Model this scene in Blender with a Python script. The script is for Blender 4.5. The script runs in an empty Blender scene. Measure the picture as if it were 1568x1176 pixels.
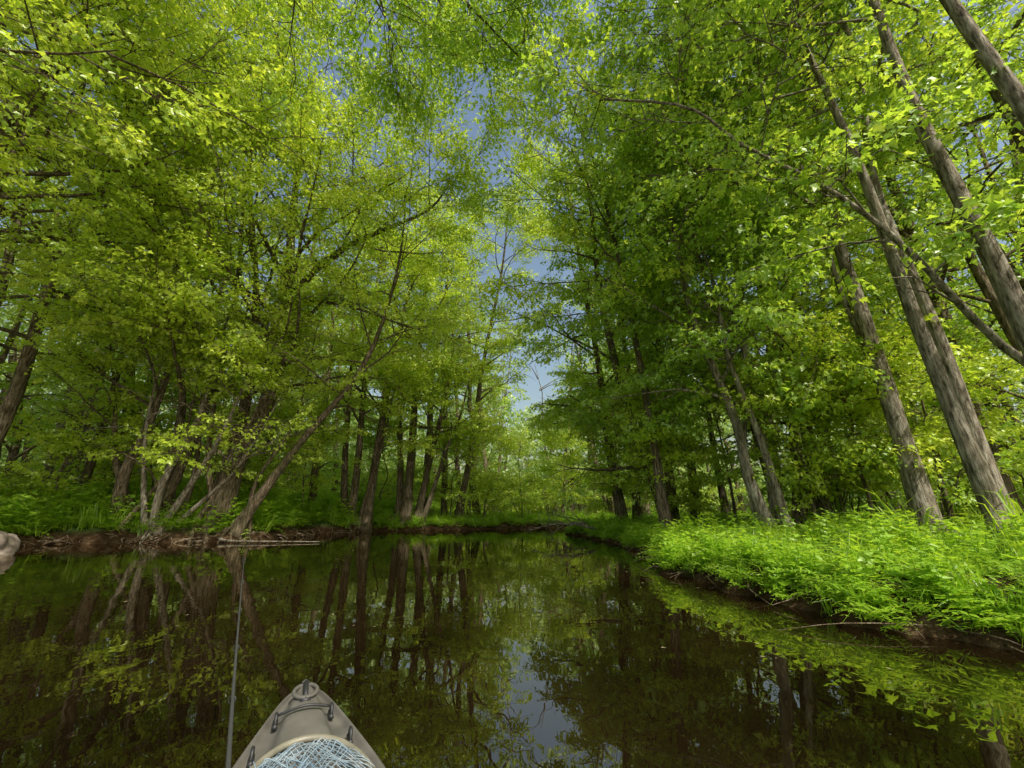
import bpy, math, random, bmesh
import numpy as np
from mathutils import Vector, Matrix, Euler, noise as mnoise
random.seed(11); np.random.seed(11)
scene=bpy.context.scene
V=Vector
# ------------------------------------------------------------------ helpers
def link(ob,parent=None):
    scene.collection.objects.link(ob)
    if parent: ob.parent=parent
    return ob
def empty(name,loc=(0,0,0)):
    e=bpy.data.objects.new(name,None); e.empty_display_size=.2; scene.collection.objects.link(e); return e
class Buf:
    def __init__(s): s.v=[]; s.f=[]; s.m=[]
    def tube(s,pts,rad,n=6,cap=True,mat=0,lump=0):
        b=len(s.v); N=len(pts); up=None
        for i,p in enumerate(pts):
            if i==0: d=pts[1]-pts[0]
            elif i==N-1: d=pts[-1]-pts[-2]
            else: d=pts[i+1]-pts[i-1]
            if d.length<1e-7: d=V((0,0,1))
            d=d.normalized()
            if up is None:
                up=d.orthogonal().normalized()
            up=(up-d*up.dot(d))
            if up.length<1e-5: up=d.orthogonal()
            up=up.normalized()
            w=d.cross(up)
            r=rad[i] if hasattr(rad,'__len__') else rad
            for k in range(n):
                a=2*math.pi*k/n
                rr=r*(1+lump*math.sin(3*a+i*.35)*.6+lump*random.uniform(-.5,.5))
                s.v.append(p+(up*math.cos(a)+w*math.sin(a))*rr)
        for i in range(N-1):
            for k in range(n):
                k2=(k+1)%n
                s.f.append((b+i*n+k,b+i*n+k2,b+(i+1)*n+k2,b+(i+1)*n+k)); s.m.append(mat)
        if cap:
            s.f.append(tuple(b+(N-1)*n+k for k in range(n))); s.m.append(mat)
            s.f.append(tuple(b+n-1-k for k in range(n))); s.m.append(mat)
    def mesh(s,name,mats,smooth=True):
        me=bpy.data.meshes.new(name); me.from_pydata([tuple(v) for v in s.v],[],s.f)
        for m in mats: me.materials.append(m)
        me.polygons.foreach_set('material_index',s.m)
        me.polygons.foreach_set('use_smooth',[smooth]*len(s.f)); me.update(); return me
    def obj(s,name,mats,parent=None,smooth=True):
        return link(bpy.data.objects.new(name,s.mesh(name,mats,smooth)),parent)
def catmull(P,n):
    P=[V(p) for p in P]; Q=[P[0]*2-P[1]]+P+[P[-1]*2-P[-2]]; out=[]
    m=len(P)-1
    for j in range(n+1):
        t=j/n*m; i=min(int(t),m-1); u=t-i
        a,b,c,d=Q[i],Q[i+1],Q[i+2],Q[i+3]
        out.append(.5*((2*b)+(c-a)*u+(2*a-5*b+4*c-d)*u*u+(3*b-a-3*c+d)*u**3))
    return out
# ------------------------------------------------------------------ materials
def newmat(name):
    m=bpy.data.materials.new(name); m.use_nodes=True; nt=m.node_tree; nt.nodes.clear()
    return m,nt,nt.nodes,nt.links
def ramp(N,stops):
    r=N.new('ShaderNodeValToRGB'); el=r.color_ramp.elements
    while len(el)<len(stops): el.new(.5)
    for e,(p,c) in zip(el,stops): e.position=p; e.color=(*c,1)
    return r
def leafmat(name,refl,trans,mix=.5):
    m,nt,N,L=newmat(name)
    out=N.new('ShaderNodeOutputMaterial')
    oi=N.new('ShaderNodeAttribute'); oi.attribute_name='rnd'; at=N.new('ShaderNodeAttribute'); at.attribute_name='lv'
    add=N.new('ShaderNodeMath'); add.operation='ADD'
    mul=N.new('ShaderNodeMath'); mul.operation='MULTIPLY'; mul.inputs[1].default_value=.5
    L.new(oi.outputs['Fac'],add.inputs[0]); L.new(at.outputs['Fac'],add.inputs[1]); L.new(add.outputs[0],mul.inputs[0])
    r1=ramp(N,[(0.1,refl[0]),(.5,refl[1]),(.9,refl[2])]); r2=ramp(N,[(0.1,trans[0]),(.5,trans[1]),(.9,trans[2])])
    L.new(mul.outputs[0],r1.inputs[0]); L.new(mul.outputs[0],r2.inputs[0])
    p=N.new('ShaderNodeBsdfDiffuse')
    t=N.new('ShaderNodeBsdfTranslucent'); mx=N.new('ShaderNodeMixShader'); mx.inputs[0].default_value=mix
    g=N.new('ShaderNodeBsdfGlossy'); g.inputs['Roughness'].default_value=.42; mg=N.new('ShaderNodeMixShader'); mg.inputs[0].default_value=.06
    L.new(r1.outputs[0],p.inputs['Color']); L.new(r2.outputs[0],t.inputs['Color'])
    L.new(p.outputs[0],mx.inputs[1]); L.new(t.outputs[0],mx.inputs[2]); L.new(mx.outputs[0],mg.inputs[1]); L.new(g.outputs[0],mg.inputs[2]); L.new(mg.outputs[0],out.inputs[0])
    return m
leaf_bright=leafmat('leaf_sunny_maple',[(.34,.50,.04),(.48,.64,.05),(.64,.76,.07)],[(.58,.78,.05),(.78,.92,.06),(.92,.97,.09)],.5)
leaf_deep=leafmat('leaf_deep_shade',[(.22,.38,.045),(.32,.50,.055),(.46,.64,.07)],[(.46,.70,.05),(.62,.84,.06),(.82,.94,.08)],.5)  # deeper copy of the maple leaf; right-bank shade is put into its colour
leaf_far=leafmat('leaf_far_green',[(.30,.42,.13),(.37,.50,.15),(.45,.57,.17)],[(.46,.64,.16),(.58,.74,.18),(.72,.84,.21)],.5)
plant_mat=leafmat('undergrowth_leaf',[(.20,.36,.02),(.29,.47,.03),(.38,.56,.04)],[(.42,.68,.03),(.56,.80,.04),(.68,.88,.05)],.5)
def barkmat(name,dark,mid,light,moss=.0):
    m,nt,N,L=newmat(name); out=N.new('ShaderNodeOutputMaterial')
    tc=N.new('ShaderNodeTexCoord'); mp=N.new('ShaderNodeMapping'); mp.inputs['Scale'].default_value=(9,9,1.6)
    n1=N.new('ShaderNodeTexNoise'); n1.inputs['Scale'].default_value=2.2; n1.inputs['Detail'].default_value=5; n1.inputs['Roughness'].default_value=.7
    n2=N.new('ShaderNodeTexNoise'); n2.inputs['Scale'].default_value=1.6; n2.inputs['Detail'].default_value=3
    L.new(tc.outputs['Object'],mp.inputs[0]); L.new(mp.outputs[0],n1.inputs['Vector']); L.new(tc.outputs['Object'],n2.inputs['Vector'])
    r=ramp(N,[(.36,dark),(.5,mid),(.66,light)]); L.new(n1.outputs[0],r.inputs[0])
    r2=ramp(N,[(.45,(0,0,0)),(.6,(1,1,1))]); L.new(n2.outputs[0],r2.inputs[0])
    mulm=N.new('ShaderNodeMath'); mulm.operation='MULTIPLY'; mulm.inputs[1].default_value=moss; L.new(r2.outputs[0],mulm.inputs[0])
    mx=N.new('ShaderNodeMixRGB'); mx.inputs[2].default_value=(.07,.08,.03,1); L.new(mulm.outputs[0],mx.inputs[0]); L.new(r.outputs[0],mx.inputs[1])
    p=N.new('ShaderNodeBsdfDiffuse'); L.new(mx.outputs[0],p.inputs['Color'])
    b=N.new('ShaderNodeBump'); b.inputs['Strength'].default_value=1; b.inputs['Distance'].default_value=.07; L.new(n1.outputs[0],b.inputs['Height']); L.new(b.outputs[0],p.inputs['Normal'])
    L.new(p.outputs[0],out.inputs[0]); return m
bark=barkmat('bark_maple',(.04,.03,.018),(.18,.14,.09),(.38,.31,.22),.4)
bark_grey=barkmat('bark_grey',(.075,.062,.045),(.30,.255,.19),(.54,.49,.40),.3)
root_mat=barkmat('root_wood',(.05,.035,.02),(.19,.14,.09),(.38,.31,.23),.0)
def simple(name,col,rough=.6,noise=None,bump=0,metal=0,scale=20):
    m,nt,N,L=newmat(name); out=N.new('ShaderNodeOutputMaterial'); p=N.new('ShaderNodeBsdfPrincipled')
    p.inputs['Base Color'].default_value=(*col,1); p.inputs['Roughness'].default_value=rough; p.inputs['Metallic'].default_value=metal
    if noise:
        n=N.new('ShaderNodeTexNoise'); n.inputs['Scale'].default_value=scale; n.inputs['Detail'].default_value=6
        tc=N.new('ShaderNodeTexCoord'); L.new(tc.outputs['Object'],n.inputs['Vector'])
        r=ramp(N,[(.35,col),(.7,noise)]); L.new(n.outputs[0],r.inputs[0]); L.new(r.outputs[0],p.inputs['Base Color'])
        if bump:
            b=N.new('ShaderNodeBump'); b.inputs['Strength'].default_value=bump; b.inputs['Distance'].default_value=.01
            L.new(n.outputs[0],b.inputs['Height']); L.new(b.outputs[0],p.inputs['Normal'])
    L.new(p.outputs[0],out.inputs[0]); return m
m,nt,N,L=newmat('forest_floor'); ground_mat=m
out=N.new('ShaderNodeOutputMaterial'); p=N.new('ShaderNodeBsdfDiffuse')
geo=N.new('ShaderNodeNewGeometry'); n=N.new('ShaderNodeTexNoise'); n.inputs['Scale'].default_value=5; n.inputs['Detail'].default_value=7; n.inputs['Roughness'].default_value=.7
L.new(geo.outputs['Position'],n.inputs['Vector'])
r=ramp(N,[(.3,(.02,.012,.006)),(.52,(.06,.038,.020)),(.72,(.16,.11,.065))]); L.new(n.outputs[0],r.inputs[0])
n2=N.new('ShaderNodeTexNoise'); n2.inputs['Scale'].default_value=.8; n2.inputs['Detail'].default_value=4; L.new(geo.outputs['Position'],n2.inputs['Vector'])
r2=ramp(N,[(.42,(0,0,0)),(.56,(1,1,1))]); L.new(n2.outputs[0],r2.inputs[0])
sx=N.new('ShaderNodeSeparateXYZ'); L.new(geo.outputs['Position'],sx.inputs[0])
mr=N.new('ShaderNodeMapRange'); mr.inputs[1].default_value=.22; mr.inputs[2].default_value=.4; L.new(sx.outputs['Z'],mr.inputs[0])
mm=N.new('ShaderNodeMath'); mm.operation='MULTIPLY'; L.new(r2.outputs[0],mm.inputs[0]); L.new(mr.outputs[0],mm.inputs[1])
mx=N.new('ShaderNodeMixRGB'); mx.inputs[2].default_value=(.06,.10,.025,1); L.new(mm.outputs[0],mx.inputs[0]); L.new(r.outputs[0],mx.inputs[1])
L.new(mx.outputs[0],p.inputs['Color'])
b=N.new('ShaderNodeBump'); b.inputs['Strength'].default_value=1; b.inputs['Distance'].default_value=.06; L.new(n.outputs[0],b.inputs['Height']); L.new(b.outputs[0],p.inputs['Normal'])
L.new(p.outputs[0],out.inputs[0])
m,nt,N,L=newmat('river_water'); water_mat=m
out=N.new('ShaderNodeOutputMaterial'); geo=N.new('ShaderNodeNewGeometry')
d=N.new('ShaderNodeBsdfDiffuse'); g=N.new('ShaderNodeBsdfGlossy'); g.inputs['Roughness'].default_value=.008; g.inputs['Color'].default_value=(.97,.93,.85,1)
nz=N.new('ShaderNodeTexNoise'); nz.inputs['Scale'].default_value=.7; nz.inputs['Detail'].default_value=5; L.new(geo.outputs['Position'],nz.inputs['Vector'])
r=ramp(N,[(.35,(.005,.003,.0012)),(.7,(.016,.009,.0035))]); L.new(nz.outputs[0],r.inputs[0]); L.new(r.outputs[0],d.inputs[0])
fr=N.new('ShaderNodeFresnel'); fr.inputs['IOR'].default_value=2.3
mp=N.new('ShaderNodeMapping'); mp.inputs['Scale'].default_value=(1.3,.8,1); L.new(geo.outputs['Position'],mp.inputs[0])
w1=N.new('ShaderNodeTexNoise'); w1.inputs['Scale'].default_value=1.5; w1.inputs['Detail'].default_value=3; L.new(mp.outputs[0],w1.inputs['Vector'])
b=N.new('ShaderNodeBump'); b.inputs['Strength'].default_value=.08; b.inputs['Distance'].default_value=.05; L.new(w1.outputs[0],b.inputs['Height'])
L.new(b.outputs[0],g.inputs['Normal'])
ms=N.new('ShaderNodeMixShader'); L.new(fr.outputs[0],ms.inputs[0]); L.new(d.outputs[0],ms.inputs[1]); L.new(g.outputs[0],ms.inputs[2]); L.new(ms.outputs[0],out.inputs[0])
# ------------------------------------------------------------------ river outline & terrain
POLY=np.array([(-9.5,-30),(-9.5,0),(-11.5,6),(-12.4,9.5),(-12.8,11.8),(-11.2,12.5),(-8.4,12.7),(-7.6,14),(-7.9,17),(-6.8,19.2),(-4.8,20.6),(-1.5,22.2),(2,24),(8,26),(24,27),
 (24,21.5),(10,20.6),(5,19.8),(3.0,18.6),(2.4,17.4),(2.7,15),(2.9,12.8),(3.0,9.6),(2.5,7.2),(2.2,5.9),(2.65,4.4),(3.3,2.9),(4.3,0),(5.5,-30)],float)
def sdist(x,y):
    x=np.atleast_1d(np.asarray(x,float)); y=np.atleast_1d(np.asarray(y,float))
    xo=x+.18*np.sin(1.9*y+.5)+.10*np.sin(4.7*y+1.3*x)+.05*np.sin(9.1*y); yo=y+.12*np.sin(2.3*x+1)+.06*np.sin(6.1*x)
    dm=np.full(x.shape,1e9); ins=np.zeros(x.shape,bool); n=len(POLY)
    for i in range(n):
        a=POLY[i]; c=POLY[(i+1)%n]; e=c-a
        t=np.clip(((xo-a[0])*e[0]+(yo-a[1])*e[1])/(e@e),0,1)
        dm=np.minimum(dm,np.hypot(xo-a[0]-t*e[0],yo-a[1]-t*e[1]))
        cond=((a[1]>yo)!=(c[1]>yo)); den=(c[1]-a[1]) if c[1]!=a[1] else 1e-9
        ins^=cond&(xo<a[0]+(yo-a[1])*(c[0]-a[0])/den)
    return np.where(ins,-dm,dm)
def height(x,y):
    x=np.atleast_1d(np.asarray(x,float)); y=np.atleast_1d(np.asarray(y,float))
    dd=sdist(x,y)
    h=np.interp(dd,[-3,-1,-.25,0,.12,.35,.9,4,12,25,50,130,400],[-.9,-.5,-.12,0,.12,.23,.31,.42,.55,.9,3.2,14,30])
    left=np.clip((-x-3)/5,0,1)*np.clip((y+5)/5,0,1)
    h=h+left*np.interp(dd,[0,.4,2,6],[0,.08,.45,.75])
    nz=.05*np.sin(2.1*x+1.7*y)+.04*np.sin(3.7*x-2.9*y+1)+.025*np.sin(8.3*x+7.1*y)+.02*np.sin(13*x-11*y)
    return h+nz*np.clip(dd*3,0,1)+nz*.3*(dd<=0)
def H(x,y): return float(height(x,y)[0])
def axis(lo,hi,step,far):
    a=list(np.arange(lo,hi,step)); s=step; v=lo; left=[]
    while v>-far: s*=1.18; v-=s; left.append(v)
    s=step; v=a[-1]; right=[]
    while v<far: s*=1.18; v+=s; right.append(v)
    return np.array(left[::-1]+a+right)
ax=axis(-16,12,.12,900); ay=axis(-1,27,.12,900)
X,Y=np.meshgrid(ax,ay); Z=height(X.ravel(),Y.ravel())
me=bpy.data.meshes.new('ground'); nx,ny=len(ax),len(ay)
verts=np.column_stack([X.ravel(),Y.ravel(),Z]); idx=np.arange(nx*ny).reshape(ny,nx)
F=np.stack([idx[:-1,:-1],idx[:-1,1:],idx[1:,1:],idx[1:,:-1]],-1).reshape(-1,4)
me.vertices.add(len(verts)); me.vertices.foreach_set('co',verts.ravel()); me.loops.add(F.size); me.loops.foreach_set('vertex_index',F.ravel().astype(np.int32))
me.polygons.add(len(F)); me.polygons.foreach_set('loop_start',np.arange(0,F.size,4,dtype=np.int32)); me.polygons.foreach_set('use_smooth',np.ones(len(F),bool)); me.update(calc_edges=True)
me.materials.append(ground_mat); link(bpy.data.objects.new('ground',me))
me=bpy.data.meshes.new('river_water'); me.from_pydata([(-40,-40,0),(40,-40,0),(40,40,0),(-40,40,0)],[],[(0,1,2,3)]); me.materials.append(water_mat)
link(bpy.data.objects.new('river_water',me))
# ------------------------------------------------------------------ leaf sprays
LEAF=[(0,0),(.30,-.42),(.46,-.2),(1,0),(.46,.2),(.30,.42)]
LANCE=[(0,0),(.35,-.17),(1,0),(.35,.17)]
def add_leaf(vs,fs,lv,pos,dirv,nrm,size,shape,fold=.25):
    dirv=dirv.normalized(); s=nrm.cross(dirv)
    if s.length<1e-4: s=dirv.orthogonal()
    s.normalize(); n=dirv.cross(s); b=len(vs); val=random.random()
    for (a,c) in shape:
        vs.append(pos+dirv*(a*size)+s*(c*size)-n*(abs(c)*fold*size+a*a*.15*size)); lv.append(val)
    fs.append(tuple(range(b,b+len(shape))))
def finish_spray(name,buf,vs,fs,lv,mats):
    b=len(buf.v); nb=len(buf.f)
    allv=[tuple(v) for v in buf.v]+[tuple(v) for v in vs]
    allf=list(buf.f)+[tuple(i+b for i in f) for f in fs]
    me=bpy.data.meshes.new(name); me.from_pydata(allv,[],allf)
    for m in mats: me.materials.append(m)
    me.polygons.foreach_set('material_index',[0]*nb+[1]*len(fs))
    at=me.attributes.new('lv','FLOAT','POINT'); at.data.foreach_set('value',[0.]*b+lv); me.update()
    return bpy.data.objects.new(name,me)
def spray(name,mat,nside,leafsize,twig=True,density=1):
    buf=Buf(); vs=[];fs=[];lv=[]
    main=[V((i/6,random.uniform(-.03,.03),-.10*(i/6)**2+random.uniform(-.015,.015))) for i in range(7)]
    if twig: buf.tube([main[0],main[3],main[6]],[.009,.006,.002],3,False)
    def leaves_along(pts,n,spread):
        for k in range(n):
            t=random.random()**.7; i=min(int(t*(len(pts)-1)),len(pts)-2); u=t*(len(pts)-1)-i
            p=pts[i].lerp(pts[i+1],u)
            d=(pts[i+1]-pts[i]).normalized()
            side=V((-d.y,d.x,0))*random.choice((-1,1))
            dd=(d*random.uniform(.1,1)+side*random.uniform(.3,1)+V((0,0,random.uniform(-1.1,.1))))
            nr=V((random.gauss(0,.9),random.gauss(0,.9),.9)).normalized()
            off=dd.normalized()*random.uniform(.02,spread)+V((0,0,random.uniform(-.08,.06)))
            add_leaf(vs,fs,lv,p+off,dd,nr,leafsize*random.uniform(.6,1.15),LEAF)
    leaves_along(main[2:],int(12*density),.08)
    for k in range(nside):
        t=.12+.8*k/nside; i=int(t*6); p=main[i].copy(); s=1 if k%2 else -1
        a=s*math.radians(random.uniform(30,65)); Ls=random.uniform(.3,.6)*(1.1-.5*t)
        d=V((math.cos(a),math.sin(a),random.uniform(-.25,.2)))
        pts=[p+d*Ls*j/3+V((0,0,-.04*(j/3)**2)) for j in range(4)]
        if twig: buf.tube([pts[0],pts[3]],[.004,.002],3,False)
        leaves_along(pts,int(7*density),.08)
    return finish_spray(name,buf,vs,fs,lv,[bark,mat])
def plant(name):
    buf=Buf(); vs=[];fs=[];lv=[]
    for st in range(3):
        lean=V((random.uniform(-.3,.3),random.uniform(-.3,.3),1)); hgt=random.uniform(.3,.55); o=V((random.uniform(-.1,.1),random.uniform(-.1,.1),0))
        buf.tube([o,o+lean*hgt],[.005,.002],3,False)
        for k in range(11):
            t=.2+.8*k/10; p=o+lean*hgt*t; a=k*2.4+random.random()
            d=V((math.cos(a),math.sin(a),random.uniform(-.2,.35)))
            add_leaf(vs,fs,lv,p+d*.02,d,V((random.gauss(0,.25),random.gauss(0,.25),1)),random.uniform(.10,.17)*(1.15-.4*t),LEAF if st else LANCE,.3)
    return finish_spray(name,buf,vs,fs,lv,[plant_mat,plant_mat])
def fern(name):
    buf=Buf(); vs=[];fs=[];lv=[]
    for k in range(7):
        a=k*.9+random.uniform(-.3,.3); Lf=random.uniform(.35,.6); d=V((math.cos(a),math.sin(a),0))
        pts=[d*Lf*t+V((0,0,Lf*(1.25*t-1.0*t*t))) for t in [j/6 for j in range(7)]]
        buf.tube([pts[0],pts[3],pts[6]],[.004,.003,.001],3,False)
        for j in range(1,7):
            p=pts[j]; w=.15*(1.05-j/7.)
            for s in (-1,1):
                sd=V((-d.y,d.x,0))*s+d*.35
                add_leaf(vs,fs,lv,p,sd,V((0,0,1)),w,LANCE,.1)
    return finish_spray(name,buf,vs,fs,lv,[plant_mat,plant_mat])
def grass(name):
    vs=[];fs=[];lv=[];
    for k in range(20):
        a=random.random()*6.28; o=V((random.gauss(0,.07),random.gauss(0,.07),0)); h=random.uniform(.2,.5); l=random.uniform(.1,.35); w=.006
        d=V((math.cos(a),math.sin(a),0)); s=V((-d.y,d.x,0)); b=len(vs); val=random.random()
        P=[o,o+d*l*.3+V((0,0,h*.7)),o+d*l+V((0,0,h*.8))]
        vs+= [P[0]-s*w,P[0]+s*w,P[1]+s*w,P[1]-s*w,P[2]]; lv+=[val]*5
        fs+= [(b,b+1,b+2,b+3),(b+3,b+2,b+4)]
    return finish_spray(name,Buf(),vs,fs,lv,[plant_mat,plant_mat])
def coll(name,obs):
    c=bpy.data.collections.new(name)
    for o in obs: c.objects.link(o)
    return c
C_bright=coll('maple_leaf_sprays_bright',[spray('maple_spray_bright',leaf_bright,8,.12,True,1.0) for i in range(4)])
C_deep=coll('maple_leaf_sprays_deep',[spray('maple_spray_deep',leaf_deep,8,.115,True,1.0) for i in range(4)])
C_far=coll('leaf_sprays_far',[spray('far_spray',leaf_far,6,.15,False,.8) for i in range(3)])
C_plant=coll('undergrowth_plants',[plant('herb'),plant('herb'),plant('herb'),fern('fern'),fern('fern'),grass('grass_tuft')])
def gn(collection):
    g=bpy.data.node_groups.new('scatter_'+collection.name,'GeometryNodeTree')
    g.interface.new_socket('Geometry',in_out='INPUT',socket_type='NodeSocketGeometry'); g.interface.new_socket('Geometry',in_out='OUTPUT',socket_type='NodeSocketGeometry')
    N=g.nodes;L=g.links; i=N.new('NodeGroupInput');o=N.new('NodeGroupOutput'); ci=N.new('GeometryNodeCollectionInfo'); ci.inputs['Collection'].default_value=collection
    ci.inputs['Separate Children'].default_value=True; ci.inputs['Reset Children'].default_value=True
    ip=N.new('GeometryNodeInstanceOnPoints'); ip.inputs['Pick Instance'].default_value=True
    def na(nm,ty):
        a=N.new('GeometryNodeInputNamedAttribute'); a.data_type=ty; a.inputs['Name'].default_value=nm; return [s for s in a.outputs if s.enabled and s.name=='Attribute'][0]
    L.new(i.outputs[0],ip.inputs['Points']); L.new(ci.outputs[0],ip.inputs['Instance'])
    L.new(na('idx','INT'),ip.inputs['Instance Index']); L.new(na('rot','FLOAT_VECTOR'),ip.inputs['Rotation']); L.new(na('scl','FLOAT'),ip.inputs['Scale'])
    cur=ip.outputs[0]
    for nm in ('rot','scl','idx'):
        ra=N.new('GeometryNodeRemoveAttribute'); ra.inputs['Name'].default_value=nm; L.new(cur,ra.inputs['Geometry']); cur=ra.outputs[0]
    rl=N.new('GeometryNodeRealizeInstances'); L.new(cur,rl.inputs[0])
    L.new(rl.outputs[0],o.inputs[0]); return g
G={c.name:gn(c) for c in (C_bright,C_deep,C_far,C_plant)}
def scatter(name,pts,col,parent=None):
    me=bpy.data.meshes.new(name); n=len(pts); me.vertices.add(n)
    me.vertices.foreach_set('co',[c for p in pts for c in p[0]])
    a=me.attributes.new('rot','FLOAT_VECTOR','POINT'); a.data.foreach_set('vector',[c for p in pts for c in p[1]])
    a=me.attributes.new('scl','FLOAT','POINT'); a.data.foreach_set('value',[p[2] for p in pts])
    a=me.attributes.new('rnd','FLOAT','POINT'); a.data.foreach_set('value',[random.random() for p in pts])
    a=me.attributes.new('idx','INT','POINT'); a.data.foreach_set('value',[p[3] if len(p)>3 else random.randrange(len(col.objects)) for p in pts])
    ob=link(bpy.data.objects.new(name,me),parent); md=ob.modifiers.new('scatter','NODES'); md.node_group=G[col.name]; return ob
def rot_from(d,roll=.35):
    d=d.normalized(); z=V((random.gauss(0,roll),random.gauss(0,roll),1)); y=z.cross(d)
    if y.length<.05: y=d.orthogonal()
    y.normalize(); z=d.cross(y)
    return tuple(Matrix(((d.x,y.x,z.x),(d.y,y.y,z.y),(d.z,y.z,z.z))).to_euler())
KEEP=.36
def gap(p,lift=0):
    n_=mnoise.noise(V((p.x*.55,p.y*.55,p.z*.7)))
    if random.random()>max(.04,min(.92,KEEP+1.0*n_)): return True
    if p.z<lift and random.random()<.82: return True
    if p.y>9 and abs(p.x-.05*p.y-.1)<.018*p.y+.15 and 3.5<p.z<2.0+.70*p.y: return random.random()<.75
    if p.y<9 and p.z<3.2 and -8<p.x<3.0: return True
    if math.hypot(p.x,p.y)<4.2 and p.z<6.5: return True
    return False
# ------------------------------------------------------------------ tree builder
def path(p0,d,L,n,wob,up):
    pts=[p0.copy()]; d=d.normalized()
    for i in range(n):
        d=(d+V((random.gauss(0,wob),random.gauss(0,wob),random.gauss(0,wob)+up))).normalized()
        pts.append(pts[-1]+d*L/n)
    return pts
def tree(name,stems,col,limbs=22,limb_len=4.2,start=.28,bias=(0,0),bias_w=.5,dens=1.0,mat=None,roots=5,scale=1.0,seed=0,bare=.0,lift=0):
    random.seed(seed*7+17)
    root=empty(name); buf=Buf(); S=[]
    for st in stems:
        P=[V(p) for p in st['p']]; r0=st['r']
        for i in range(1,len(P)-1): P[i]+=V((random.gauss(0,.09),random.gauss(0,.09),0))
        n=max(10,int(3.2*len(P))); pts=catmull(P,n)
        N_=len(pts); rad=[max(.02,r0*(1-.88*(i/(N_-1))**.9)) for i in range(N_)]
        rad[0]*=1.7
        if N_>3: rad[1]*=1.12
        pts.insert(1,pts[0].lerp(pts[1],.3)); rad.insert(1,rad[0]*.72)
        pts[0]=pts[0]-V((0,0,.25))
        buf.tube(pts,rad,11,True,0,.12)
        N_=len(pts)
        nl=int(st.get('limbs',limbs)); s0=st.get('start',start); ll=st.get('len',limb_len)
        az=random.random()*6.28
        for k in range(nl):
            t=s0+(1-s0)*((k+random.random()*.8)/nl); az+=2.4+random.gauss(0,.4)
            f=t*(N_-1); i=min(int(f),N_-2); p=pts[i].lerp(pts[i+1],f-i)
            rr=rad[i]*.45
            tt=(t-s0)/(1-s0)
            L=ll*(.55+.75*math.sin(math.pi*min(1,tt*.85+.15)))*random.uniform(.6,1.15)
            e=random.uniform(.05,.75)+tt*.5
            d=V((math.cos(az),math.sin(az),0))+V((bias[0],bias[1],0))*bias_w; d.normalize(); d=d+V((0,0,e))
            lp=path(p,d,L,7,.13,-.01)
            lr=[max(.008,min(rr,.03+.014*L)*(1-.85*j/7)) for j in range(8)]
            buf.tube(lp,lr,5,False)
            isbare=random.random()<bare
            for j in range(3,8):
                if not isbare and random.random()<.75*dens:
                    S.append((lp[j],(lp[j]-lp[j-1])))
            nb=int(3+L*.9)
            for b_ in range(nb):
                u=.25+.72*b_/nb; f=u*7; j=min(int(f),6); q=lp[j].lerp(lp[j+1],f-j)
                dl=(lp[j+1]-lp[j]).normalized(); sd=V((-dl.y,dl.x,0)).normalized()*(1 if b_%2 else -1)
                dd=dl*random.uniform(.4,1)+sd*random.uniform(.5,1.1)+V((0,0,random.uniform(-.3,.35)))
                Lb=L*random.uniform(.22,.45)*(1.2-.5*u)
                bp=path(q,dd,Lb,4,.16,-.02)
                buf.tube(bp,[.014,.011,.009,.007,.004],3,False)
                if isbare: continue
                for jj in range(1,5):
                    if random.random()<.85*dens:
                        S.append((bp[jj],(bp[jj]-bp[jj-1])+V((random.gauss(0,.12),random.gauss(0,.12),0))))
                    if random.random()<.3*dens:
                        S.append((bp[jj]+V((random.gauss(0,.25),random.gauss(0,.25),random.gauss(0,.2))),(bp[jj]-bp[jj-1]).normalized()+V((random.gauss(0,.7),random.gauss(0,.7),random.gauss(0,.2)))))
        b0=V(st['p'][0])
        for k in range(roots):
            a=k*6.28/roots+random.random(); Lr=r0*random.uniform(2.5,5)
            rp=[]
            for j in range(6):
                u=j/5; x=b0.x+math.cos(a+u*.5)*Lr*u; y=b0.y+math.sin(a+u*.5)*Lr*u
                rp.append(V((x,y,max(H(x,y),-.1)+.02+r0*.9*(1-u)**2-.05*u)))
            buf.tube(rp,[r0*.42*(1-.8*j/5) for j in range(6)],6,False)
    tr=buf.obj('trunk_and_branches',[mat or bark],root)
    pts=[]
    for p,d in S:
        if gap(p,lift): continue
        pts.append((tuple(p),rot_from(d),random.uniform(.8,1.35)*scale))
    if pts: scatter('foliage',pts,col,root)
    return root,len(pts)
tot=0
def T(*a,**k):
    global tot
    r,n=tree(*a,**k); tot+=n; return r
def st(x,y,r,h,lean=(0,0),curve=0,**k):
    z=H(x,y); P=[(x,y,z)]
    for f in (.2,.4,.6,.8,1):
        P.append((x+lean[0]*h*f+curve*lean[0]*h*f*f,y+lean[1]*h*f+curve*lean[1]*h*f*f,z+h*f))
    return dict(p=P,r=r,**k)
zl=.35
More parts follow.
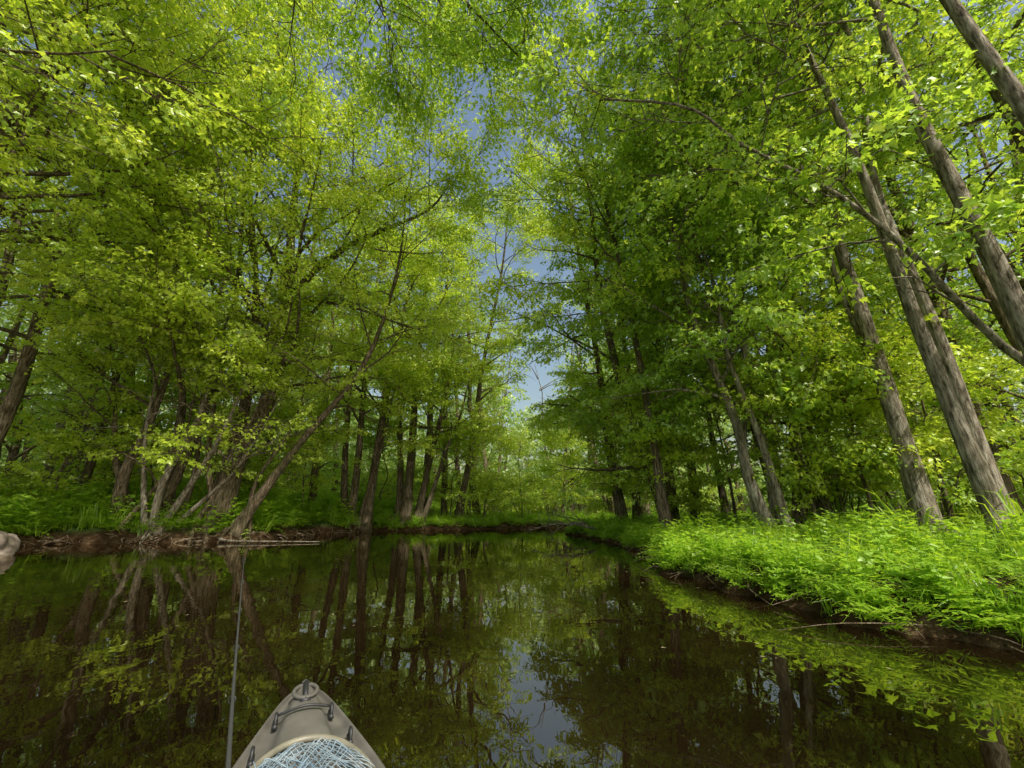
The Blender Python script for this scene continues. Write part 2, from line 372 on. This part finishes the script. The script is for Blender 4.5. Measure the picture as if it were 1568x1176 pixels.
T('silver_maple_tree',[
 dict(p=[(-9.3,13.5,zl),(-8.95,13.5,2.6),(-8.7,13.5,4.9),(-8.4,13.3,8.0),(-8.6,12.9,11.5),(-8.4,12.2,15),(-8.0,11.8,18)],r=.34,limbs=24,start=.38),
 dict(p=[(-8.55,13.35,6.9),(-7.6,13.1,8.9),(-6.5,13,10.2),(-4.9,12.8,11.1),(-3.3,12.6,11.9),(-2.2,12.2,13.0)],r=.17,limbs=12,start=.25,len=3),
 dict(p=[(-9.7,13.7,zl),(-9.5,13.7,2.5),(-9.35,13.6,4.8),(-9.2,13.3,7.9),(-9.9,12.6,12),(-10.4,11.8,16)],r=.28,limbs=18),
 dict(p=[(-9.9,13.2,.3),(-9.1,13.1,1.6),(-8.6,13,3.2),(-8.0,12.9,6.5)],r=.10,limbs=7,len=1.8),
 dict(p=[(-9.0,13.3,.3),(-9.6,13.0,2.2),(-9.9,12.9,4.6),(-9.6,12.8,8)],r=.12,limbs=7,len=1.8)],
 C_bright,bias=(.5,-1),bias_w=.9,limb_len=5.0,start=.4,seed=1,lift=5.6)
T('leaning_maple_tree',[dict(p=[(-8.5,13.2,.3),(-7.9,13.3,1.6),(-6.9,13.4,3.2),(-5.2,13.4,6.0),(-4.4,13.3,9.8),(-4.2,13,13)],r=.18,limbs=16,start=.5,len=3.2),
 dict(p=[(-8.3,13.5,.3),(-8.2,13.5,1.8),(-7.6,13.6,4),(-7.2,13.6,7.5)],r=.09,limbs=8,start=.5,len=1.8)],
 C_bright,bias=(0,-1),seed=2,lift=5.4)
T('silver_maple_tree',[
 dict(p=[(-12.2,13.2,.4),(-12.3,13.2,2),(-12.1,13.3,3.9),(-11.8,13.2,7.6),(-12,12.4,11.5),(-12,11.5,15)],r=.2),
 dict(p=[(-10.9,13.5,.4),(-11.2,13.4,2.4),(-11.3,13.2,4.8),(-12.6,12.8,8.5),(-14,12,12)],r=.2),
 dict(p=[(-11.2,13.3,.4),(-10.6,13.2,2.0),(-10.1,13.1,4.5),(-9.9,12.8,7.7),(-9.7,11.8,12),(-9,10.8,15)],r=.18),
 dict(p=[(-10.4,13.2,.35),(-10.3,13.3,2.2),(-10.7,13.3,5.5),(-10.8,12.8,9)],r=.11,limbs=6,len=2.4),
 dict(p=[(-11.9,13.0,.35),(-11.2,12.9,1.4),(-10.7,12.9,2.8),(-10.5,12.8,6)],r=.1,limbs=6,len=2.0),
 dict(p=[(-11.6,13.4,.4),(-12.7,13.4,2.2),(-13.6,13.4,4.6),(-14.4,13,7.5)],r=.13,limbs=6,len=2.4)],
 C_bright,limbs=13,start=.42,bias=(.6,-1),bias_w=.9,limb_len=4.4,seed=3,lift=5.2)
# leaning multi-stem clump at the water's edge
T('leaning_maple_clump',[
 dict(p=[(-10.6,12.9,.3),(-10.0,12.8,1.5),(-9.3,12.8,3.2),(-8.6,12.7,5.4),(-8.2,12.6,8)],r=.12),
 dict(p=[(-10.8,12.9,.3),(-10.6,12.8,1.8),(-10.1,12.7,3.8),(-9.7,12.6,6.4),(-9.6,12.5,9)],r=.13),
 dict(p=[(-10.4,13.0,.3),(-9.5,12.9,1.2),(-8.7,12.9,2.3),(-7.7,12.9,4.4)],r=.085),
 dict(p=[(-11.0,12.9,.3),(-11.5,12.8,1.8),(-11.7,12.7,4.0),(-11.6,12.6,6.6)],r=.1)],
 C_bright,limbs=8,start=.6,bias=(.4,-1),limb_len=2.2,mat=bark_grey,seed=31,lift=4.5)
T('silver_maple_tree',[st(-13.5,7.5,.24,17,(.12,.0)),st(-13.9,7.9,.2,15,(.05,.05))],C_bright,limbs=24,bias=(1,.1),bias_w=1.0,limb_len=5.2,start=.36,seed=4,lift=5)
T('silver_maple_tree',[st(-12.3,3.5,.22,16,(.12,.06)),],C_bright,limbs=24,bias=(1,.3),bias_w=1.2,limb_len=6.0,start=.45,seed=5,lift=5.5)
T('silver_maple_tree',[st(-14.5,11,.2,16,(.07,-.03)),st(-15.2,10.6,.2,15,(-.02,0))],C_bright,limbs=16,bias=(1,-.2),limb_len=4.2,start=.33,seed=6,lift=4)
KEEP=.55
T('silver_maple_tree',[dict(p=[(-9.6,-1.5,.4),(-7.9,0,4),(-5.8,1.8,8),(-3.6,4,11),(-1.6,6.2,12.8),(.2,8.4,13.6)],r=.15)],C_deep,limbs=24,bias=(.5,1),limb_len=3.4,start=.58,seed=7)
KEEP=.42
T('silver_maple_tree',[st(-7.3,19.3,.2,15,(.02,-.05)),st(-6.7,19.6,.22,17,(.09,-.02)),st(-7.8,19.8,.18,15,(-.08,0)),st(-7.0,19.4,.1,8,(.2,-.05),limbs=8,len=2)],C_bright,limbs=16,bias=(.5,-1),start=.32,limb_len=3.8,seed=8,lift=3)
T('silver_maple_tree',[st(-5.3,21.2,.26,17,(.03,-.06)),st(-4.8,21.6,.18,14,(.16,-.05)),st(-5.7,21.6,.2,15,(-.1,0)),st(-4.5,21.4,.13,9,(.3,-.1),limbs=10,len=2.6)],C_bright,limbs=16,bias=(.4,-1),start=.3,limb_len=4,seed=9,lift=2.5)
T('grey_birch_clump',[st(-17.5,16,.18,15,(.06,0)),st(-17,16.2,.17,15,(.14,0)),st(-16.5,16.4,.2,16,(.2,0)),st(-18.1,16.1,.15,14,(-.05,0))],C_bright,limbs=10,mat=bark_grey,seed=10,start=.4,lift=5)
T('riverside_maple_tree',[dict(p=[(3.9,10.8,.4),(3.8,10.8,4),(3.4,10.7,8),(2.6,10.6,12),(1.6,10.4,16)],r=.13)],C_bright,limbs=20,bias=(-1,-.3),limb_len=3.4,start=.42,seed=26)
T('silver_maple_tree',[dict(p=[(-3.0,23.5,.4),(-2.4,22.8,4),(-1.6,21.6,9),(-.8,20.4,14),(-.2,19.6,18)],r=.2)],C_bright,limbs=20,bias=(.3,-1),limb_len=3.6,start=.3,seed=27)
T('riverside_maple_tree',[st(6.4,5.6,.11,16,(-.06,.0))],C_deep,limbs=20,bias=(-1,.1),bias_w=1.2,limb_len=4.8,start=.5,mat=bark_grey,seed=28)
# --- right bank
KEEP=.42
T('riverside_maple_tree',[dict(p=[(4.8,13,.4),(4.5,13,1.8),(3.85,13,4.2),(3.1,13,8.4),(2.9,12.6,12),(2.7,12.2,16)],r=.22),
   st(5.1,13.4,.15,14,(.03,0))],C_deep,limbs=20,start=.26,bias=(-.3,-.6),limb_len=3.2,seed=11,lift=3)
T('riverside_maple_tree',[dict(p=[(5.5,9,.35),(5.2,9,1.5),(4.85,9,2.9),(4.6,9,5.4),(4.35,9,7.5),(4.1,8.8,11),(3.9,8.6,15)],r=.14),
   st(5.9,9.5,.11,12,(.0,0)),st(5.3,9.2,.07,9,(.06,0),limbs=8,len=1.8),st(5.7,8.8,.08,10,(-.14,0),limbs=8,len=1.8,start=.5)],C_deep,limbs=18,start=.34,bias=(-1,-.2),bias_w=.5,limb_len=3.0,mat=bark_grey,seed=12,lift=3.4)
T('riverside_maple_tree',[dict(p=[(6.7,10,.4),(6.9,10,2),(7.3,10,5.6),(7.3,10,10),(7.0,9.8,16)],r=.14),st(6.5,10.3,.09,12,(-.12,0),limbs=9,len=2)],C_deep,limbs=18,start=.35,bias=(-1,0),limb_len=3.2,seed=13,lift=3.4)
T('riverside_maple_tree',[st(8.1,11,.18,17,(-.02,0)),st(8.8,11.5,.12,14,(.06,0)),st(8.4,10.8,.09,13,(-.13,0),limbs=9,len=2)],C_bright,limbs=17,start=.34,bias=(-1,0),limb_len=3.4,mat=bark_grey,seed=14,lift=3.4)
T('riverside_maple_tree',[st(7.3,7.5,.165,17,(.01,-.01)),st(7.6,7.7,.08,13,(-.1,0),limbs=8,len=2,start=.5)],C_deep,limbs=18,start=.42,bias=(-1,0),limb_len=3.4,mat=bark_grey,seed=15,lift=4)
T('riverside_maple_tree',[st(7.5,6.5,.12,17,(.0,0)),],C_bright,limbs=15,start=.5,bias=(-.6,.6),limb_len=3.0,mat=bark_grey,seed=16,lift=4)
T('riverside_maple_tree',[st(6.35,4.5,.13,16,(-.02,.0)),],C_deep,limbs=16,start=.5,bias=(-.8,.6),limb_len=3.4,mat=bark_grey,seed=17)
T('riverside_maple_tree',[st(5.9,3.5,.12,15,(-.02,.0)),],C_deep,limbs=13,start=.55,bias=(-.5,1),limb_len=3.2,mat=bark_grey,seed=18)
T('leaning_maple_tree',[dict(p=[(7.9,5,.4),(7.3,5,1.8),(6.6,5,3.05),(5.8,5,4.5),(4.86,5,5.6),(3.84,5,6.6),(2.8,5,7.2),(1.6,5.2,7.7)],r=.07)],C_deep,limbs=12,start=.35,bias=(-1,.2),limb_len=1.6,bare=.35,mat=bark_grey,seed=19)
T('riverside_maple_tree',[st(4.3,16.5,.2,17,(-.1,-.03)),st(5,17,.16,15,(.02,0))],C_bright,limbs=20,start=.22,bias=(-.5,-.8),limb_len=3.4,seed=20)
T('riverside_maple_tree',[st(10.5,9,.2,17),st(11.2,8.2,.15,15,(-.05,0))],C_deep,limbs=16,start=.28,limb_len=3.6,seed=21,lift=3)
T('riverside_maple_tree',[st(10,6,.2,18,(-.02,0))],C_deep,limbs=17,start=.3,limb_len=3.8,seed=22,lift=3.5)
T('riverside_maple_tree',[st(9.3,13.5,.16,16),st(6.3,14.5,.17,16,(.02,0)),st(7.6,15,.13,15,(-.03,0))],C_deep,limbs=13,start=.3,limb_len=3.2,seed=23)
sap=[(3.9,15.2,4.5,'b'),(4.3,12,4,'b'),(6.2,11.8,5,'b'),(7.6,9,4,'b'),(8.9,8.6,4.4,'b'),(9.5,10.5,5,'d'),(6.6,9.3,3.6,'b'),
     (-10.0,16.6,4,'b'),(-13.8,16,5,'b'),(-12.2,17,5,'b'),(-8.9,17.6,4.5,'b'),(-14.6,13.2,3.2,'b'),(-6.6,22,5,'d'),(-3.4,23,5,'b'),(-1.6,24.2,5,'b'),(.6,25.4,4.6,'b'),(3.2,26,5,'b'),(4.6,18.6,4,'b'),(5.6,15.2,5,'d'),(11,10.8,5,'b')]
KEEP=.5
for i,(x,y,h,c) in enumerate(sap):
    T('maple_sapling',[st(x,y,.045,h,(random.uniform(-.12,.12),random.uniform(-.15,.05)),limbs=12,start=.25,len=1.3)],C_bright if c=='b' else C_deep,bias=(-.2,-.3),roots=0,seed=40+i,scale=.85)
KEEP=.55
def forest(name,rings,col,seed):
    random.seed(seed); root=empty(name); buf=Buf(); pts=[]
    for (x,y,h,ns,sc) in rings:
        z=H(x,y); lx,ly=random.uniform(-.12,.12),random.uniform(-.12,.05); r=random.uniform(.09,.22)
        P=[V((x+lx*h*f+random.gauss(0,.12),y+ly*h*f,z+h*f-.1)) for f in (0,.15,.3,.45,.6,.8,1)]
        buf.tube(P,[r*(1.2-1.05*f) for f in (0,.15,.3,.45,.6,.8,1)],6,False)
        cl=[]
        for k in range(12):
            f=random.uniform(.08,1); a=random.random()*6.28; L=random.uniform(1.2,3.8)*(1.2-.6*f)
            o=V((x+lx*h*f,y+ly*h*f,z+h*f)); e=o+V((math.cos(a)*L,math.sin(a)*L,L*random.uniform(.1,.7)))
            buf.tube([o,o.lerp(e,.5)+V((0,0,.12)),e],[.05,.03,.012],4,False); cl.append((o,e))
        for k in range(ns):
            o,e=random.choice(cl); u=random.uniform(.3,1.1); q=o.lerp(e,u)+V((random.gauss(0,.55),random.gauss(0,.55),random.gauss(0,.4)))
            if gap(q): continue
            pts.append((tuple(q),rot_from((e-o)+V((random.gauss(0,1),random.gauss(0,1),0))),random.uniform(.9,1.5)*sc))
    buf.obj('trunks',[bark],root); scatter('foliage',pts,col,root); return len(pts)
random.seed(5); R=[];R2=[]
cnt=0
while cnt<120:
    a=random.uniform(-1.2,1.2); d=random.uniform(17,42); x=math.sin(a)*d; y=math.cos(a)*d
    if sdist(x,y)[0]<2.0: continue
    if abs(x)<9 and y<23: continue
    if y>20 and abs(x-.05*y)<.03*y: continue
    (R if d<30 else R2).append((x,y,random.uniform(12,19),54 if d<30 else 54,1.2 if d<30 else 1.7)); cnt+=1
while cnt<195:
    a=random.uniform(-1.25,1.25); d=random.uniform(42,70); x=math.sin(a)*d; y=math.cos(a)*d; cnt+=1
    R2.append((x,y,random.uniform(13,20) if abs(x-.05*y)>4 else 9,54,2.8))
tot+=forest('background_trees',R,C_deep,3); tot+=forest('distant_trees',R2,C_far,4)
def shrubs(name,n,xr,yr,dmin,col,hmax,sc,seed):
    random.seed(seed); root=empty(name); buf=Buf(); pts=[]
    k=0
    while k<n:
        x=random.uniform(*xr); y=random.uniform(*yr); d=sdist(x,y)[0]
        if d<dmin: continue
        k+=1; z=H(x,y); h=random.uniform(.5,1)*hmax
        for s in range(4):
            a=random.random()*6.28; e=V((x+math.cos(a)*h*.5,y+math.sin(a)*h*.5,z+h*random.uniform(.6,1)))
            o=V((x,y,z)); m_=o.lerp(e,.5)+V((0,0,.15*h)); buf.tube([o,m_,e],[.02,.014,.006],4,False)
            for j in range(3):
                q=o.lerp(e,random.uniform(.35,1.05))+V((random.gauss(0,.25),random.gauss(0,.25),random.gauss(0,.15)))
                if q.y<7 and q.x<4 and q.x>-8: continue
                pts.append((tuple(q),rot_from((e-o)+V((random.gauss(0,1),random.gauss(0,1),-.5*h))),random.uniform(.6,1.1)*sc))
    buf.obj('stems',[bark],root); scatter('foliage',pts,col,root); return len(pts)
tot+=shrubs('shrubs',50,(-30,-8),(15,34),3.5,C_bright,2.4,1.1,1)
tot+=shrubs('shrubs',70,(7,34),(6,34),4.0,C_deep,2.4,1.2,2)
tot+=shrubs('shrubs',45,(-9,14),(22,36),1.4,C_bright,3.0,1.3,3)
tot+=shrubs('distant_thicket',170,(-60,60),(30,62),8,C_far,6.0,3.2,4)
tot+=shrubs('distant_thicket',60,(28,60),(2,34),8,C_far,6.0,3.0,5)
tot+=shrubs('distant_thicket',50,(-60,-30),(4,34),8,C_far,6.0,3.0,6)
def under(name,n,xr,yr,d0,d1,s0,s1,seed,kinds=None):
    rs=np.random.RandomState(seed); random.seed(seed); out=[]
    while len(out)<n:
        x=rs.uniform(*xr,4000); y=rs.uniform(*yr,4000); d=sdist(x,y); keep=(d>d0)&(d<d1)
        dens=.5+.5*np.sin(x*1.3+y*.7)*np.sin(y*1.1-x*.5+2); keep&=rs.uniform(0,1,4000)<(.35+.65*dens)
        x=x[keep];y=y[keep];h=height(x,y)
        for a,b_,c in zip(x,y,h):
            i=random.choice(kinds) if kinds else random.randrange(6)
            out.append(((a,b_,c-.03),(random.gauss(0,.2),random.gauss(0,.2),random.random()*6.28),random.uniform(s0,s1),i))
            if len(out)>=n: break
    scatter(name,out,C_plant)
under('bank_undergrowth',2600,(-24,-6.5),(9,24),.3,6,1.2,2.0,1,[0,1,2,3,4])
under('bank_undergrowth',2800,(2.2,9),(1.5,20),.2,4.2,.55,.95,2,[0,1,2,0,1,3])
under('bank_edge_plants',1200,(2.0,5),(1.5,20),.06,.45,.5,.85,7,[0,1,2,3,1,5])
under('bank_undergrowth',1500,(-8,10),(18,30),.1,4,.9,1.5,3,[0,1,2])
under('forest_undergrowth',3000,(-35,35),(4,45),3.5,40,1.0,2.2,4,[0,1,2])
random.seed(8); buf=Buf()
def rootlets(n,ylo,yhi,xlo,xhi,rad):
    k=0;tries=0
    while k<n and tries<20000:
        tries+=1
        x=random.uniform(xlo,xhi); y=random.uniform(ylo,yhi); d=sdist(x,y)[0]
        if not(.02<d<.3): continue
        k+=1; e=.05; gx=(sdist(x+e,y)[0]-d)/e; gy=(sdist(x,y+e)[0]-d)/e; L=random.uniform(.12,.4); tw=random.gauss(0,.9)
        p=V((x,y,H(x,y)+.02)); q=V((x-gx*L-gy*L*tw,y-gy*L+gx*L*tw,random.uniform(-.05,.05)))
        mid=p.lerp(q,.5)+V((random.gauss(0,.05),random.gauss(0,.05),random.uniform(-.02,.05))); r=rad*random.uniform(.3,1.2)
        buf.tube(catmull([p-V((0,0,.05)),mid,q],6),[r*(1-.12*j) for j in range(7)],5,False)
rootlets(90,2,18,2,5,.010); rootlets(110,10,20,-13.5,-6.5,.035)
buf.obj('exposed_bank_roots',[root_mat])
for base in ((3.0,16.4,.35),(2.9,14.2,.3),(3.4,18.3,.4)):
    buf=Buf(); p0=V(base); d=V((-1,-.35,.12)); main=path(p0,d,random.uniform(1.8,2.6),8,.12,-.03); buf.tube(main,[.045-.005*j for j in range(9)],6,True)
    for j in range(1,8):
        for s in (-1,1):
            q=path(main[j],V((-.6,s*.8,random.uniform(.0,.9))),random.uniform(.5,1.2),4,.2,-.02); buf.tube(q,[.014,.011,.009,.006,.003],4,False)
    buf.obj('fallen_branch',[bark_grey])
buf=Buf(); main=catmull([(-8.9,13.0,.12),(-8.2,12.5,.06),(-6.9,12.4,.05),(-5.6,12.6,.03)],10); buf.tube(main,[.05-.004*j for j in range(11)],6,True,0,.1); buf.obj('floating_log',[bark_grey])
bm=bmesh.new(); bmesh.ops.create_icosphere(bm,subdivisions=4,radius=1)
for v in bm.verts:
    c=v.co; n_=.12*math.sin(3.1*c.x+1.7*c.y+.4)+.10*math.sin(5.3*c.y-4.1*c.z)+.05*math.sin(11*c.x+9*c.z)+.03*math.sin(17*c.y+13*c.x)
    v.co=c*(1+n_); v.co.x*=.62; v.co.y*=.45; v.co.z*=.34
me=bpy.data.meshes.new('rock'); bm.to_mesh(me); bm.free(); me.polygons.foreach_set('use_smooth',[True]*len(me.polygons))
me.materials.append(simple('rock_mat',(.14,.11,.09),.85,(.32,.27,.22),.8,scale=7)); o=link(bpy.data.objects.new('rock',me)); o.location=(-11.1,9.1,.1)
random.seed(12); vs=[];fs=[];lv=[]
for k in range(190):
    y=random.uniform(1.8,19)**1.0; x=random.uniform(-9,2.6)
    if sdist(x,y)[0]>-.3: continue
    a=random.random()*6.28; add_leaf(vs,fs,lv,V((x,y,.006)),V((math.cos(a),math.sin(a),0)),V((0,0,1)),random.uniform(.015,.05),LANCE,0)
ob=finish_spray('floating_leaf_litter',Buf(),vs,fs,lv,[root_mat,simple('litter',(.25,.2,.1),.7,(.4,.36,.2))]); scene.collection.objects.link(ob)
# ------------------------------------------------------------------ kayak
kroot=empty('kayak'); tip=V((-.67,1.54,0)); bk=V((.437,-.9,0)).normalized(); sd=V((-bk.y,bk.x,0))
def K(s,w,z): return tip+bk*s+sd*w+V((0,0,z))
hull_m=simple('kayak_plastic',(.085,.08,.068),.5,(.14,.13,.11),.15,scale=14)
blk=simple('black_rubber',(.02,.02,.02),.5)
prof=[(0,.030),(.22,.028),(.42,.022),(.50,.004),(.58,-.006),(.80,-.012),(.88,-.004),(.94,.006),(1,.0),(1.02,-.02),(.98,-.06),(.92,-.16),(.75,-.27),(.45,-.33),(0,-.36)]
full=[(-a,b) for a,b in prof[::-1][:-1]]+prof
ss=[0,.012,.03,.06,.09,.13,.18,.24,.3,.36,.42,.5,.58,.66,.75,.85,.95,1.1,1.3,1.5,1.7,1.9,2.1,2.3,2.5,2.7,2.9,3.1,3.2]
W=lambda s: .93*float(np.interp(s,[0,.012,.03,.06,.12,.25,.4,.7,1.1,1.7,2.4,2.9,3.1,3.2],[.012,.032,.048,.064,.088,.132,.178,.25,.32,.37,.33,.2,.1,.02]))
DZ=lambda s: -.018+float(np.interp(s,[0,.1,.4,.9,1.7,2.6,3.2],[.325,.32,.295,.26,.24,.25,.3]))
vs=[];fs=[]
for s in ss:
    w=W(s);dz=DZ(s); rec=np.interp(s,[.44,.55,2.5,2.65],[0,.1,.1,0]); kb=np.interp(s,[0,.06,.3,3.0,3.2],[.15,.45,1,1,.3])
    for a,b_ in full:
        z=dz+(b_ if b_>-.03 else b_*kb)
        if b_>-.03 and abs(a)<.82: z-=rec*min(1,(.82-abs(a))/.12)
        vs.append(K(s,a*w,z))
n=len(full)
for i in range(len(ss)-1):
    for j in range(n-1):
        fs.append((i*n+j,i*n+j+1,(i+1)*n+j+1,(i+1)*n+j))
fs.append(tuple(range(n))[::-1]); fs.append(tuple((len(ss)-1)*n+j for j in range(n)))
me=bpy.data.meshes.new('hull'); me.from_pydata([tuple(v) for v in vs],[],fs); me.polygons.foreach_set('use_smooth',[True]*len(fs)); me.materials.append(hull_m)
ho=link(bpy.data.objects.new('hull',me),kroot); sm=ho.modifiers.new('s','SUBSURF'); sm.levels=1; sm.render_levels=2
buf=Buf(); D=lambda s:DZ(s)+.034
ring=[K(.10+.05*math.cos(a),.032*math.sin(a),D(.1)-.003) for a in [i*6.283/24 for i in range(25)]]; buf.tube(ring,.006,6,False); buf.obj('handle_recess_rim',[hull_m],kroot)
buf=Buf(); buf.tube(catmull([K(.055,0,D(.055)-.008),K(.07,0,D(.07)+.008),K(.10,0,D(.1)+.012),K(.13,0,D(.13)+.008),K(.145,0,D(.145)-.008)],12),.007,8)
buf.tube([K(.05,-.014,D(.05)-.006),K(.05,.014,D(.05)-.006)],.008,8); buf.tube([K(.15,-.014,D(.15)-.006),K(.15,.014,D(.15)-.006)],.008,8)
for s_,w_ in ((.20,-.07),(.20,.07),(.34,-.11),(.34,.11)):
    z=DZ(s_)+.004
    buf.tube(catmull([K(s_-.016,w_,z),K(s_-.008,w_,z+.022),K(s_+.008,w_,z+.022),K(s_+.016,w_,z)],8),.0045,6)
    buf.tube([K(s_-.022,w_,z),K(s_+.022,w_,z)],.007,6)
buf.obj('carry_handle_and_eyes',[blk],kroot)
buf=Buf(); buf.tube(catmull([K(.205,-.07,DZ(.2)+.026),K(.215,0,DZ(.2)+.042),K(.205,.07,DZ(.2)+.026)],8),.004,6); buf.obj('bungee_cord',[blk],kroot)
nroot=empty('landing_net'); buf=Buf()
hoop=[K(.61+.25*math.cos(a),.0+.145*math.sin(a),.308+.008*math.cos(a*2)) for a in [i*6.283/40 for i in range(41)]]
buf.tube(hoop,.008,8,False); buf.tube([K(.86,.02,.30),K(1.3,.0,.29)],.013,8); buf.obj('hoop_and_handle',[simple('net_hoop',(.15,.14,.10),.45,(.24,.22,.16))],nroot)
buf=Buf(); random.seed(4)
def net(u,v_,ph):
    a=u*2-1;b_=v_*2-1; s_=.61+.24*a*math.sqrt(1-.45*b_*b_); w_=.0+.14*b_*math.sqrt(1-.45*a*a)
    z=.309+.022*(1-a*a)*(1-b_*b_)+.006*math.sin(7*a+ph+3*b_)*(1-b_*b_*.6)+.004*math.sin(11*b_+2*ph)
    return K(s_+.004*math.sin(9*b_+ph),w_+.004*math.sin(8*a+ph*2),z)
for ph in (0,1.7):
    n_=15
    for i in range(n_+1):
        for dr in (1,-1):
            for ax_ in (0,1):
                if ax_ and i==0: continue
                pts=[]
                for j in range(n_*2+1):
                    q=(i+dr*j/2)/n_
                    if 0<=q<=1: pts.append(net(q,j/2/n_,ph) if not ax_ else net(j/2/n_,q,ph+.2))
                if len(pts)>2: buf.tube(pts,.0010,4,False)
for k in range(14):
    c=K(.51+random.uniform(-.06,.14),-.07+random.gauss(0,.025),.328)
    P=[c+V((random.gauss(0,.04),random.gauss(0,.04),random.uniform(-.01,.012))) for j in range(4)]
    buf.tube(catmull(P,10),.0013,4,False)
buf.obj('mesh_bag',[simple('net_cord',(.17,.25,.31),.6,(.38,.45,.48))],nroot)
rroot=empty('fishing_rod'); buf=Buf(); A=V((-.42,.78,.30)); B=V((-1.42,2.32,.62))
pts=[A.lerp(B,j/12)+V((0,0,-.03*math.sin(math.pi*j/12))) for j in range(13)]; buf.tube(pts,[.006-.0004*j for j in range(13)],8)
for j in (4,6,8,10,12):
    c=pts[j]; buf.tube([c+V((.010*math.cos(a),0,-.012+.010*math.sin(a))) for a in [k*6.283/10 for k in range(11)]],.0012,4,False)
buf.obj('blank_and_guides',[simple('rod_graphite',(.05,.05,.05),.35)],rroot)
buf=Buf(); buf.tube([A-(B-A).normalized()*.3,A+(B-A).normalized()*.05],.013,8); buf.obj('cork_grip',[simple('cork',(.35,.25,.15),.8)],rroot)
# ------------------------------------------------------------------ light, sky, camera
el=math.radians(49); azm=math.radians(146)
sdv=V((math.sin(azm)*math.cos(el),math.cos(azm)*math.cos(el),math.sin(el)))
sl=bpy.data.lights.new('sun','SUN'); sl.energy=5; sl.angle=math.radians(.53); sl.color=(1,.95,.86)
so=link(bpy.data.objects.new('sun',sl)); so.rotation_euler=sdv.to_track_quat('Z','Y').to_euler(); so.location=(0,0,40)
w=bpy.data.worlds.new('World'); scene.world=w; w.use_nodes=True; nt=w.node_tree; nt.nodes.clear()
o=nt.nodes.new('ShaderNodeOutputWorld'); bg=nt.nodes.new('ShaderNodeBackground'); sk=nt.nodes.new('ShaderNodeTexSky'); sk.sky_type='NISHITA'; sk.sun_disc=False
sk.sun_elevation=el; sk.sun_rotation=azm; sk.air_density=1.8; sk.dust_density=4.0; sk.ozone_density=1.0; bg.inputs[1].default_value=.15
nt.links.new(sk.outputs[0],bg.inputs[0]); nt.links.new(bg.outputs[0],o.inputs[0])
cam=bpy.data.cameras.new('camera'); cam.lens=14.2; cam.sensor_width=36; cam.clip_start=.05; cam.clip_end=3000
co=link(bpy.data.objects.new('camera',cam)); co.location=(0,0,.85); co.rotation_euler=(math.radians(90+17.6),0,0); scene.camera=co
scene.view_settings.view_transform='Standard'; scene.view_settings.look='None'; scene.view_settings.exposure=0
